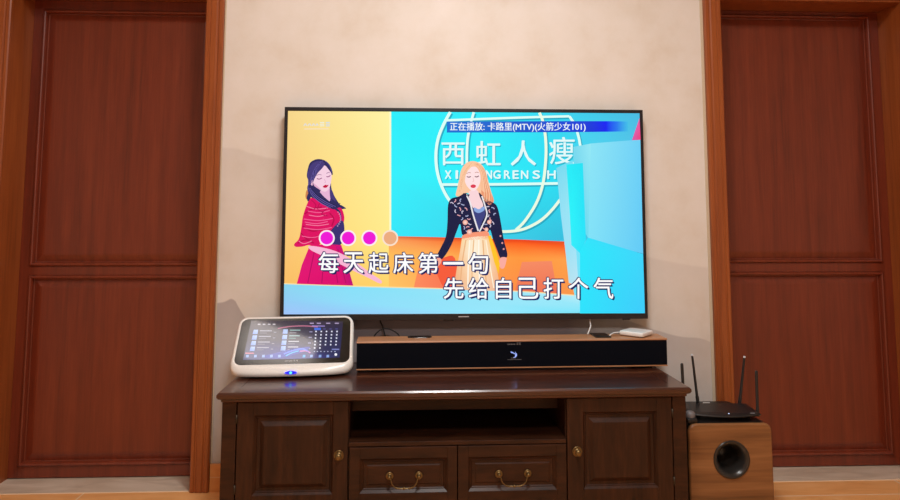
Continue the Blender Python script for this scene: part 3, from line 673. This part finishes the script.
# things on the soundbar -------------------------------------------------
def on_bar(u, w_, z): 
    c, sn = cos(SBR), sin(SBR)
    return (SBX + u * c - w_ * sn, SBY + u * sn + w_ * c, Z0 + z)
box = thing('set_top_box', 'small white square set-top box standing on the right end of the soundbar', 'set-top box', on_bar(.490, .074, zt), pi / 4 + .02)
s = MB(); h_ = .049
s.loft([[(x, y, z) for x, y in rrect(0, 0, h_ - i, h_ - i, .010)] for z, i in ((.002, .006), (.004, .001), (.006, 0), (.016, 0), (.0185, .002), (.0195, .006))], True, True)
s.build('case', M['white'], box)
s = MB(); s.loft([[(x, y, z) for x, y in rrect(0, 0, .036, .036, .008)] for z in (0, .002)], True, True); s.build('foot', M['grey'], box)
s = MB(); a = pi / 4 + .02
def inv(dx, dy, z): return (dx * cos(-a) - dy * sin(-a), dx * sin(-a) + dy * cos(-a), z)
s.tube(catmull([inv(-.050, .006, .011), inv(-.072, .002, .011), inv(-.090, -.004, .010), inv(-.108, -.022, .006), inv(-.114, -.028, .0025)], 6), [.0022] * 25, 8)
s.build('cable', M['cablewhite'], box)
pl = MB(); pl.box(-.029, .032, -.046, .036, 0, .005, .0012)
o = pl.build('media_box', M['gloss'], None, on_bar(.345, .073, zt)); o.rotation_euler = (0, 0, SBR)
tag(o, 'thin flat black plate lying on the soundbar beside the white set-top box', 'electronics box')
wc = MB()
B = on_bar(.303, .092, zt + .0025); A_ = (TX + .57 - .03, -.025, TZ + .02)
wc.tube(catmull([(B[0] + .026, B[1] + .062, TZ + .014), (B[0] + .025, B[1] + .056, TZ - .018), (B[0] + .020, B[1] + .030, B[2] + .026), (B[0] + .006, B[1] + .010, B[2] + .006), (B[0], B[1], B[2])], 8), .0026, 8)
tag(wc.build('video_cable', M['cablewhite']), 'white cable hanging from the television down to the soundbar', 'cable')
# black leads behind the left end of the soundbar
bc = MB(); bc.tube(catmull([(-.155, -.020, TZ + .02), (-.154, -.024, TZ - .012), (-.144, -.030, .625), (-.130, -.034, .575), (-.120, -.036, .530), (-.118, -.040, Z0 + .003)], 8), .0026, 8)
tag(bc.build('power_lead', M['rubber']), 'black lead hanging straight down behind the left end of the soundbar', 'cable')
bc = MB(); bc.tube(catmull([(-.190, -.048, .530), (-.178, -.046, .585), (-.158, -.045, .610), (-.132, -.045, .619), (-.104, -.044, .612), (-.076, -.044, .588), (-.055, -.046, .520), (-.052, -.050, Z0 + .003)], 8), .0024, 8)
tag(bc.build('audio_lead', M['rubber']), 'black lead looping in an arch behind the left end of the soundbar', 'cable')

# ------------------------------------------------------------------ karaoke touch-screen console
PX, PY, PZ, PR, PT = -0.4537, -0.2559, 0.5337, 0.0858, 0.6879
pad = thing('touchscreen_console', 'white karaoke touchscreen console standing on the left end of the cabinet', 'touchscreen', (PX, PY, Z0), PR)
ZL = PZ - Z0
def g(u, v, n):                                # glass plane coordinates to the console's own axes
    return (u, v * cos(PT) - n * sin(PT), ZL + v * sin(PT) + n * cos(PT))
def ring(hw_, vb, vt, r, n, bow=0.0, seg=8):
    out = []
    for u, v in rrect(0, (vb + vt) / 2, hw_, (vt - vb) / 2, r, seg):
        x, y, z_ = g(u, v, n)
        k_ = max(0.0, 1 - (v - vb) / .05) * bow * (1 - (u / hw_) ** 2)
        out.append((x, y - k_, z_))
    # straight runs are subdivided so that the front can bow
    res = []
    for i in range(len(out)):
        p0, p1 = Vector(out[i]), Vector(out[(i + 1) % len(out)]); res.append(tuple(p0))
        u0, u1 = p0.x, p1.x
        m_ = 12 if abs(u1 - u0) > .1 else 1
        for q in range(1, m_):
            pt = p0.lerp(p1, q / m_)
            if pt.z < p0.z + 1e-6 and bow and (p0.z < ZL + .02):
                pt.y -= bow * (1 - (pt.x / hw_) ** 2)
            res.append(tuple(pt))
    return res
s = MB()
R_ = [ring(.203, -.002, .212, .026, -.0005), ring(.206, -.005, .215, .028, .0018), ring(.211, -.012, .220, .032, .0005, .006), ring(.2155, -.024, .2195, .036, -.008, .016), ring(.217, -.033, .2150, .038, -.0205, .020),
      ring(.2165, -.026, .212, .038, -.0285, .016), ring(.212, -.008, .206, .036, -.043, .006), ring(.200, .030, .196, .034, -.075), ring(.17, .076, .175, .030, -.112), ring(.14, .092, .150, .026, -.125)]
s.loft(R_, False, True)
s.build('body', M['white'], pad)
s = MB(); s.loft([[g(u, v, n) for u, v in rrect(0, .105, .2032, .1065, .026, 8)] for n in (-.004, .0002)], True, True, 0, False)
s.build('glass', M['gloss'], pad)
for x in (-.13, .13):
    s = MB(); s.lathe([(.012, 0), (.012, .008)], (x, .045, 0), 'z', 16, cap0=True, cap1=True); s.build('foot', M['rubber'], pad)
P2 = Painter((0.006985077, 0.0008022162, -2.332521, -0.0002282371, -0.00874534, 3.243743, -0.0002973651, 0.002960169), flat=lambda u, v, n: g(u, v, .0004 + n), step=0.00008)
c1, c2 = (26, 30, 56), (34, 40, 78)
P2.put([(251.5, 320.6), (298, 320.8), (343.2, 321.2), (341.6, 340), (339.8, 357.6), (292, 359), (243.2, 360), (247.4, 340), (296, 340)], [[0, 1, 8, 7], [1, 2, 3, 8], [7, 8, 5, 6], [8, 3, 4, 5]],
       [(40, 38, 58), (44, 40, 60), (40, 36, 60), (28, 36, 80), (30, 40, 92), (50, 62, 150), (62, 74, 120), (40, 42, 70), (30, 36, 66)], 0)
P2.smooth([(262, 357), (276, 353), (290, 349.5), (302, 347.6), (310, 347), (306, 351), (294, 355), (278, 358.4)], (50, 70, 170), 1)
P2.line([(284, 354), (294, 350.4), (303, 349), (309, 352)], 1.4, (96, 130, 236), 2); P2.line([(300, 351.4), (306, 351), (310.6, 353)], 1.2, (206, 130, 190), 2); P2.line([(286, 356), (292, 353), (299, 351)], 1.0, (80, 190, 240), 3)
P2.line([(278, 328.6), (290, 326.6), (305, 326), (318, 327)], 1.0, (190, 110, 140), 1); P2.line([(312, 326), (325, 326.2)], 0.9, (160, 140, 210), 2)
for k_ in range(4):
    y = 332 + k_ * 5.6; xo = -k_ * 1.0
    P2.poly([(254 + xo, y - 2.2), (258.4 + xo, y - 2.2), (257.6 + xo, y + 2.2), (252.8 + xo, y + 2.2)], [(150, 180, 236), (170, 196, 240), (136, 170, 236), (120, 150, 226)], 1)
    P2.rect(260 + xo, y - 1.6, 272 + xo, y - .6, (160, 160, 176), 1); P2.rect(260 + xo, y + .8, 267 + xo, y + 1.5, (110, 110, 130), 1); P2.rect(274 + xo, y, 276.4 + xo, y + .8, (140, 140, 160), 1)
    x2 = 283.6 - k_ * .7; y -= .4
    P2.poly([(x2, y - 2.2), (x2 + 4.6, y - 2.2), (x2 + 4.0, y + 2.2), (x2 - .8, y + 2.2)], [(150, 180, 236), (170, 196, 240), (140, 176, 236), (120, 150, 226)], 1)
    P2.rect(x2 + 6.4, y - 1.8, x2 + 17, y - .9, (150, 190, 190) if k_ < 2 else (200, 200, 210), 1); P2.rect(x2 + 6.2, y + .8, x2 + 13, y + 1.5, (90, 150, 150) if k_ == 1 else (130, 130, 150), 1)
    P2.rect(x2 + 26, y - .2, x2 + 29, y + .8, (150, 150, 190), 1)
for x in (258, 263, 268, 273): P2.rect(x, 323.8, x + 2.6, 325, (190, 186, 196), 1)
for x in (310, 317, 326.4, 335): P2.rect(x, 322.8, x + 4, 323.9, (176, 160, 200), 1)
P2.rect(314.4, 327.8, 321, 330.2, (60, 110, 226), 1)
for x in (323, 329, 335): P2.rect(x + .6, 328.6, x + 3, 329.5, (84, 84, 150), 1)
for r_ in range(6):
    for c_ in range(5 if r_ < 5 else 2):
        x = 316.2 + c_ * 5.25 - r_ * .28; y = 331.6 + r_ * 3.3
        P2.poly([(x - .8, y - .7), (x + .7, y - .8), (x + .8, y + .6), (x - .6, y + .8)], (226, 230, 246), 1)
P2.rect(332, 348.8, 339.4, 350, (120, 130, 196), 1)
for x in (314, 317, 320.4, 324, 327.4, 331, 334.6): P2.rect(x, 351.2, x + 1.2, 352, (190, 200, 230), 2)
for k_, x in enumerate((247, 255, 263, 271, 279, 303.6, 311, 319.6, 327.4)): P2.poly([(x - .6, 355), (x + 2, 354.8), (x + 1.9, 357.4), (x - .8, 357.6)], (140, 170, 226) if k_ != 5 else (80, 170, 230), 2)
P2.disc(336, 354.6, 1.4, (236, 236, 246), 2, 12)
P2.rect(245.6, 352.8, 254, 353.8, (226, 130, 150), 2)
P2.build('display', M['padscreen'], pad)
s = MB()
for k_ in range(6): s.add([g(-.026 + k_ * .0046 + a_, .0085 + b_, .0006) for a_, b_ in ((0, 0), (.0032, 0), (.0032, .0036), (0, .0036))], [[0, 1, 2, 3]])
for gx in (.004, .0125):
    for dz in (0, .003, .006): s.add([g(gx + a_, .0075 + dz + b_, .0006) for a_, b_ in ((0, 0), (.0068, 0), (.0068, .0013), (0, .0013))], [[0, 1, 2, 3]])
    s.add([g(gx + .0028 + a_, .0075 + b_, .0007) for a_, b_ in ((0, 0), (.0014, 0), (.0014, .007), (0, .007))], [[0, 1, 2, 3]])
s.build('maker_badge', M['silver'], pad)
# blue light let into the chin
s = MB()
lz = .0215; ly = -.0405
def lens(a_, b_, y_): return [(x * a_, y_, lz + z_ * b_) for x, z_ in [(cos(q * pi / 12) * (1 if abs(cos(q * pi / 12)) > .2 else 1), (abs(sin(q * pi / 12)) ** 1.8) * (1 if sin(q * pi / 12) >= 0 else -1)) for q in range(24)]]
s.loft([lens(.021, .0048, ly + .012), lens(.021, .0048, ly - .0005), lens(.018, .0036, ly - .0022)], True, True, 0, True)
s.loft([lens(.0055, .0050, ly - .0018), lens(.005, .0042, ly - .0034)], True, True, 1, True)
s.build('status_light', [M['led'], M['ledcore']], pad)

# ------------------------------------------------------------------ subwoofer
SX0, SX1, SY, SZ = .9437, 1.2425, -.35, .334
sub = thing('subwoofer', 'wooden cube subwoofer with a round black port beside the cabinet', 'subwoofer', ((SX0 + SX1) / 2, SY, 0))
hw = (SX1 - SX0) / 2
zlo = .012; hh = (SZ - zlo) / 2; zc = zlo + hh
pc = (1.0937 - (SX0 + SX1) / 2, .2125); pr = .064
n = 96
def outline(i, n_):
    """rounded square seen from the port's centre"""
    a_ = 2 * pi * i / n_; d = Vector((cos(a_), sin(a_)))
    r = .026; best = None
    lo, hi = 0.0, 1.0
    for _ in range(40):
        m_ = (lo + hi) / 2; x, z_ = pc[0] + d.x * m_, pc[1] + d.y * m_
        qx, qz = abs(x) - (hw - r), abs(z_ - zc) - (hh - r)
        sd = math.hypot(max(qx, 0), max(qz, 0)) + min(max(qx, qz), 0) - r
        if z_ < zc: sd = max(abs(x) - hw, abs(z_ - zc) - hh)
        if sd < 0: lo = m_
        else: hi = m_
    return pc[0] + d.x * lo, pc[1] + d.y * lo
O = [outline(i, n) for i in range(n)]
def scaled(k_): return [(x * (1 - k_ / hw), zc + (z_ - zc) * (1 - k_ / hh)) for x, z_ in O]
circ = [(pc[0] + .060 * cos(2 * pi * i / n), pc[1] + .060 * sin(2 * pi * i / n)) for i in range(n)]
b = MB()
b.loft([[(x, .010, z_) for x, z_ in O], [(x, .006, z_) for x, z_ in O], [(x, .002, z_) for x, z_ in scaled(.0015)], [(x, 0, z_) for x, z_ in scaled(.005)]], False, False, 0, True)
b.loft([[(x, 0, z_) for x, z_ in scaled(.005)], [(x, 0, z_) for x, z_ in circ], [(x, .010, z_) for x, z_ in circ]], False, False, 0, False)
b.build('front_baffle', M['subwood'], sub)
b = MB()
b.loft([[(x, .0102, z_) for x, z_ in scaled(.001)], [(x, .29, z_) for x, z_ in scaled(.001)]], False, True, 0, False)
b.loft([[(x, .0102, z_) for x, z_ in scaled(.001)], [(x, .0102, z_) for x, z_ in circ]], False, False, 0, False)
b.build('enclosure', M['black'], sub)
b = MB()
b.lathe([(.0645, .001), (.0645, -.003), (.062, -.0045), (.056, -.003), (.048, .006), (.041, .022), (.037, .045), (.036, .11), (0, .11)], (pc[0], 0, pc[1]), 'y', 48)
b.build('bass_port', plain('port_plastic', (38, 35, 33), 0.28), sub)
for x in (-.11, .11):
    for y in (.04, .25):
        b = MB(); b.lathe([(.014, 0), (.016, .0125)], (x, y, 0), 'z', 16, cap0=True, cap1=True); b.build('foot', M['rubber'], sub)

# ------------------------------------------------------------------ router
rt_ = thing('wireless_router', 'black wireless router with four upright antennas on top of the subwoofer', 'router', (1.101, -.245, SZ - .001), -.06)
def rring(hx, y0, y1, bow, z_, sag):
    out = []
    for i in range(24): # front edge, bowed
        t_ = i / 23; x = -hx + 2 * hx * t_; e = (2 * t_ - 1) ** 2
        out.append((x, y0 + bow * e, z_ + sag * e))
    for i in range(24):
        t_ = 1 - i / 23; x = -hx + 2 * hx * t_; e = (2 * t_ - 1) ** 2
        out.append((x, y1 - .012 * e, z_ + .004 + sag * e * .6))
    return out
b = MB()
b.loft([rring(.108, -.055, .055, .014, .007, .002), rring(.124, -.078, .072, .020, .012, .003), rring(.128, -.083, .075, .022, .0165, .003), rring(.124, -.079, .072, .020, .0205, .003), rring(.106, -.06, .06, .014, .0235, .003)], True, True, 0, True)
b.build('case', M['router'], rt_)
for x, y in ((-.09, -.04), (.09, -.04), (-.09, .045), (.09, .045)):
    b = MB(); b.lathe([(.007, 0), (.007, .011)], (x, y, 0), 'z', 12, cap0=True, cap1=True); b.build('foot', M['rubber'], rt_)
def antenna(base, tip, w0, w1, flat=1.0, cap=False):
    P0, P1 = Vector(base), Vector(tip); ax = (P1 - P0).normalized()
    sx = Vector((1, 0, 0)); sx = (sx - ax * sx.dot(ax)).normalized(); sy = ax.cross(sx)
    def rg(t_, w_): return [tuple(P0.lerp(P1, t_) + sx * (w_ * cos(2 * pi * i / 12)) + sy * (w_ * flat * sin(2 * pi * i / 12))) for i in range(12)]
    q = MB(); q.loft([rg(-.03, w0 * .9), rg(0, w0), rg(.15, w0 * 1.05), rg(.17, w0 * .85), rg(.9, w1), rg(.985, w1 * .95), rg(1.0, w1 * .6)], True, True)
    a_ = q.build('antenna', M['router'], rt_)
    if cap:
        c_ = MB(); c_.loft([rg(.975, w1 * 1.08), rg(1.004, w1 * 1.05), rg(1.008, w1 * .6)], True, True); c_.build('antenna_tip', M['silver'], a_)
    return a_, P0, P1
antenna((-.054, .062, .022), (-.072, .058, .206), .0062, .0042, 1.0, True)
antenna((.100, .060, .020), (.124, .056, .200), .0062, .0042, 1.0, True)
antenna((-.130, -.012, .020), (-.132, -.006, .187), .0062, .0058, .55)
antenna((.128, -.030, .010), (.131, -.026, .166), .0062, .0058, .55)
b = MB(); b.lathe([(0, 0), (.0022, 0), (.0022, .0012), (0, .0012)], (.012, -.062, .0228), 'z', 12); b.build('status_light', glow('router_led', (190, 215, 255), 1.2), rt_)
for x, y in ((.098, -.056), (-.105, -.046)):
    b = MB(); b.box(x - .008, x + .008, y - .003, y, .0215, .0245); b.build('reflector_strip', M['silver'], rt_)
b = MB(); b.box(-.034, -.008, .060, .068, .0225, .0275, .001); b.build('label_strip', M['white'], rt_)
ad = thing('power_adapter', 'small black and grey plug adapter tucked beside the router', 'adapter', (.964, -.318, SZ - .001))
b = MB(); b.loft([[(x, y, z_) for x, y in rrect(0, 0, .019 - i, .022 - i, .007)] for z_, i in ((0, .002), (.002, 0), (.014, 0), (.016, .002))], True, True); b.build('plug_body', M['black'], ad)
b = MB(); b.lathe([(.0165, .016), (.0175, .020), (.017, .030), (.012, .036), (0, .038)], (0, 0, 0), 'z', 20, cap0=True); b.build('cap', M['grey'], ad)

# ------------------------------------------------------------------ light
def area(name, loc, size, power, color, rot=(0, 0, 0), shape='DISK'):
    l = bpy.data.lights.new(name, 'AREA'); l.shape = shape; l.size = size; l.energy = power; l.color = color
    o = bpy.data.objects.new(name, l); C.objects.link(o); o.location = loc; o.rotation_euler = rot
    return o
WARM = (1.0, 0.985, 0.965)
pn = MB(); pn.box(-.25, .25, -.125, .125, 0, .02, .004)  # unseen glowing panel, added to cast a reflection on the console screen
o = pn.build('added_reflection_panel', [M['added_panel']], None, (-.78, -.205, H - .021)); o.rotation_euler = (0, 0, -.25)
struct(o)
area('ceiling_lamp', (0.2, -1.5, H - .03), 0.5, 40, WARM)
area('ceiling_lamp', (0.2, -2.9, H - .03), 0.5, 40, WARM)
wd = bpy.data.worlds.new('room_air'); SC.world = wd; wd.use_nodes = True
wd.node_tree.nodes['Background'].inputs[0].default_value = (0.02, 0.018, 0.016, 1)

# ------------------------------------------------------------------ camera
F_, PYX, PXX = 667.5767, 157.4102, 449.0
tilt, yaw, roll = 0.0906, 0.0436, 0.0013
fw = Vector((sin(yaw) * cos(tilt), cos(yaw) * cos(tilt), sin(tilt)))
r0 = Vector((cos(yaw), -sin(yaw), 0)); u0 = r0.cross(fw)
rt2 = r0 * cos(roll) + u0 * sin(roll); up2 = u0 * cos(roll) - r0 * sin(roll)
cd = bpy.data.cameras.new('camera'); cam = bpy.data.objects.new('camera', cd); C.objects.link(cam)
m = Matrix((rt2, up2, -fw)).transposed().to_4x4(); m.translation = Vector((0, -2.7239, 1.052))
cam.matrix_world = m
cd.sensor_fit = 'HORIZONTAL'; cd.sensor_width = 36.0; cd.lens = F_ / 900 * 36
cd.shift_x = (450 - PXX) / 900; cd.shift_y = (PYX - 250) / 900
cd.clip_start = 0.05
SC.camera = cam
SC.view_settings.view_transform = 'Standard'; SC.view_settings.look = 'None'
SC.view_settings.exposure = EXPO; SC.view_settings.gamma = 1.0; SC.view_settings.use_curve_mapping = False
SC.cycles.max_bounces = 8
SC.cycles.use_denoising = True
